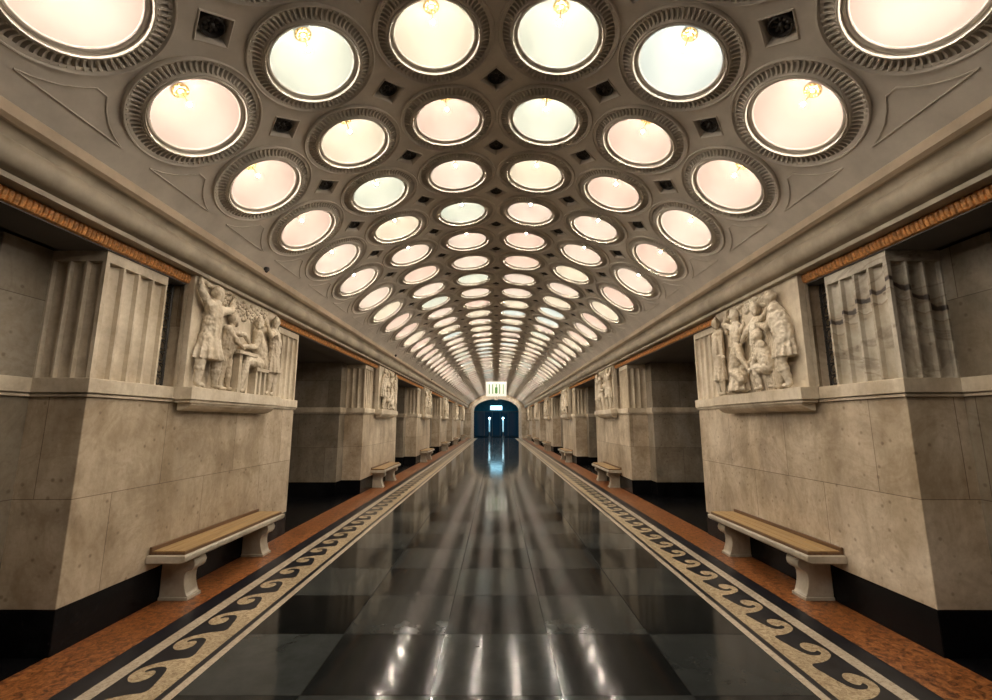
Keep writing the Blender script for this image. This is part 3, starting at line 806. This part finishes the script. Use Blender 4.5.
for i in range(len(pl)-1):
    a, b, c, d = pl[i], pl[i+1], pin[i+1], pin[i]
    mb.add([(q[0], yw-.06, q[1]) for q in (a, b, c, d)] + [(q[0], yw+.02, q[1]) for q in (a, b, c, d)], [(0, 1, 2, 3), (0, 1, 5, 4), (3, 2, 6, 7), (4, 5, 6, 7)])
struct(mb.obj('trim_30', M['archstone']))
# keystone
mb = MB(); mb.prism([(-.16, 3.86), (.16, 3.86), (.24, 4.42), (-.24, 4.42)], yw-.12, yw, 'y')
mb.ball((0, yw-.13, 4.16), .13, 10, sc=(1, .5, 1.3)); ks = mb.obj('keystone', M['archstone'], smooth=40)
tag(ks, 'pale carved keystone at the top of the far archway', 'keystone')
# lobby shell
yl = YE+8.5
mb = MB()
sh = [(AW+.5, 0), (AW+.5, AS)] + [arcpt(PI*i/16, .5) for i in range(1, 16)] + [(-AW-.5, AS), (-AW-.5, 0)]
for a, b in zip(sh, sh[1:]): mb.add([(a[0], yt, a[1]), (b[0], yt, b[1]), (b[0], yl, b[1]), (a[0], yl, a[1])], [(0, 1, 2, 3)])
mb.add([(p[0], yl, p[1]) for p in sh], [tuple(range(len(sh)))])
struct(mb.obj('wall_lobby', M['teal'], smooth=40))
# glazed doors at the back of the lobby
gl, gnt, gb = newmat('dark blue glass'); gb.inputs['Base Color'].default_value = (.01, .03, .045, 1); gb.inputs['Roughness'].default_value = .08
d = thing('glass_partition', 'dark glazed partition inside the far archway', 'partition', (0, YE+5.0, 0))
mb = MB(); mb.box(-2.7, 2.7, -.01, .01, .05, 2.75); mb.obj('glass', gl, d)
for x in (-2.7, -1.35, -.45, .45, 1.35, 2.7):
    mb = MB(); mb.box(x-.04, x+.04, -.05, .05, 0, 2.9); mb.obj('mullion', M['iron'], d)
mb = MB(); mb.box(-2.75, 2.75, -.06, .06, 2.75, 2.9); mb.obj('transom', M['iron'], d)
# lit sign and two lamp standards in front of it
o = thing('lit_sign', 'glowing white-blue sign board inside the far archway', 'sign', (0, YE+1.6, 3.12))
mb = MB(); mb.box(-.68, .68, -.05, .08, -.27, .27); mb.obj('sign_case', M['iron'], o)
mb = MB(); mb.box(-.62, .62, -.075, -.05, -.22, .22); mb.obj('lit_panel', emis('lit sign panel', (.45, .85, 1), 2.4), o)
for s in (-1, 1):
    mb = MB(); mb.tube([(s*.5, 0, .25), (s*.5, 0, 1.05)], .015, 8); mb.obj('hanger', M['iron'], o)
for s, nm in ((-1, 'left'), (1, 'right')):
    o = thing('lamp_standard', 'bluish glowing %s lamp standard inside the far archway' % nm, 'lamp', (s*.72, YE+1.4, 0))
    mb = MB(); mb.lathe([(.002, 0), (.17, 0), (.17, .06), (.10, .12), (.05, .30), (.045, .6)], 16); mb.obj('foot', M['iron'], o, 40)
    mb = MB(); mb.lathe([(.05, .6), (.07, .7), (.07, 1.85), (.05, 1.9)], 16, close=True); mb.obj('light_tube', emis('blue light tube ' + nm, (.10, .55, .75), .55), o, 40)
    mb = MB(); mb.ball((0, 0, 2.02), .12, 14); mb.obj('globe', emis('blue globe ' + nm, (.55, .9, 1), 5), o, 60)
def alight(name, loc, size, energy, col, rot=(0, 0, 0), sy=None):
    l = bpy.data.lights.new(name, 'AREA'); l.energy = energy; l.color = col; l.size = size
    if sy: l.shape = 'RECTANGLE'; l.size_y = sy
    o = bpy.data.objects.new(name, l); C.objects.link(o); o.location = loc; o.rotation_euler = rot; return o
alight('lobby_fill', (0, YE+1.25, 4.3), 2.2, 220, (.12, .62, 1.0), sy=1.2)  # unseen blue area light added above the arch for the lobby's teal ambience
# hanging lit board near the far end
o = thing('hanging_sign', 'pale lit hanging board with green marks under the far vault', 'sign', (0, 32.0, 3.96))
mb = MB(); mb.box(-.74, .74, 0, .08, -.52, .52); mb.obj('board', emis('pale lit board', (.95, 1, .78), .28), o)
mb = MB()
for x in (-.5, -.25, 0, .25, .5): mb.box(x-.03, x+.03, -.012, 0, -.34, .34)
mb.box(-.09, .09, -.015, 0, -.3, .12); mb.obj('green_marks', simple('green marks', (.10, .30, .06), .5), o)
for x in (-.6, .6):
    mb = MB(); mb.tube([(x, .04, .52), (x, .04, .64)], .012, 6); mb.obj('hanger', M['iron'], o)

# ------------------------------------------------------------------ world, camera, view
w = bpy.data.worlds.new('World'); bpy.context.scene.world = w; w.use_nodes = True
w.node_tree.nodes['Background'].inputs[0].default_value = (1, .85, .7, 1); w.node_tree.nodes['Background'].inputs[1].default_value = .02
cam = bpy.data.cameras.new('Camera'); co = bpy.data.objects.new('Camera', cam); C.objects.link(co)
co.location = (0, 0, EYE); co.rotation_euler = (math.radians(99.23), 0, math.radians(.03))
cam.sensor_width = 36; cam.lens = 445/992*36; cam.clip_start = .05; cam.clip_end = 200
sc = bpy.context.scene; sc.camera = co
sc.view_settings.view_transform = 'Standard'; sc.view_settings.look = 'None'; sc.view_settings.exposure = 0.05; sc.view_settings.gamma = 1
sc.view_settings.use_curve_mapping = False
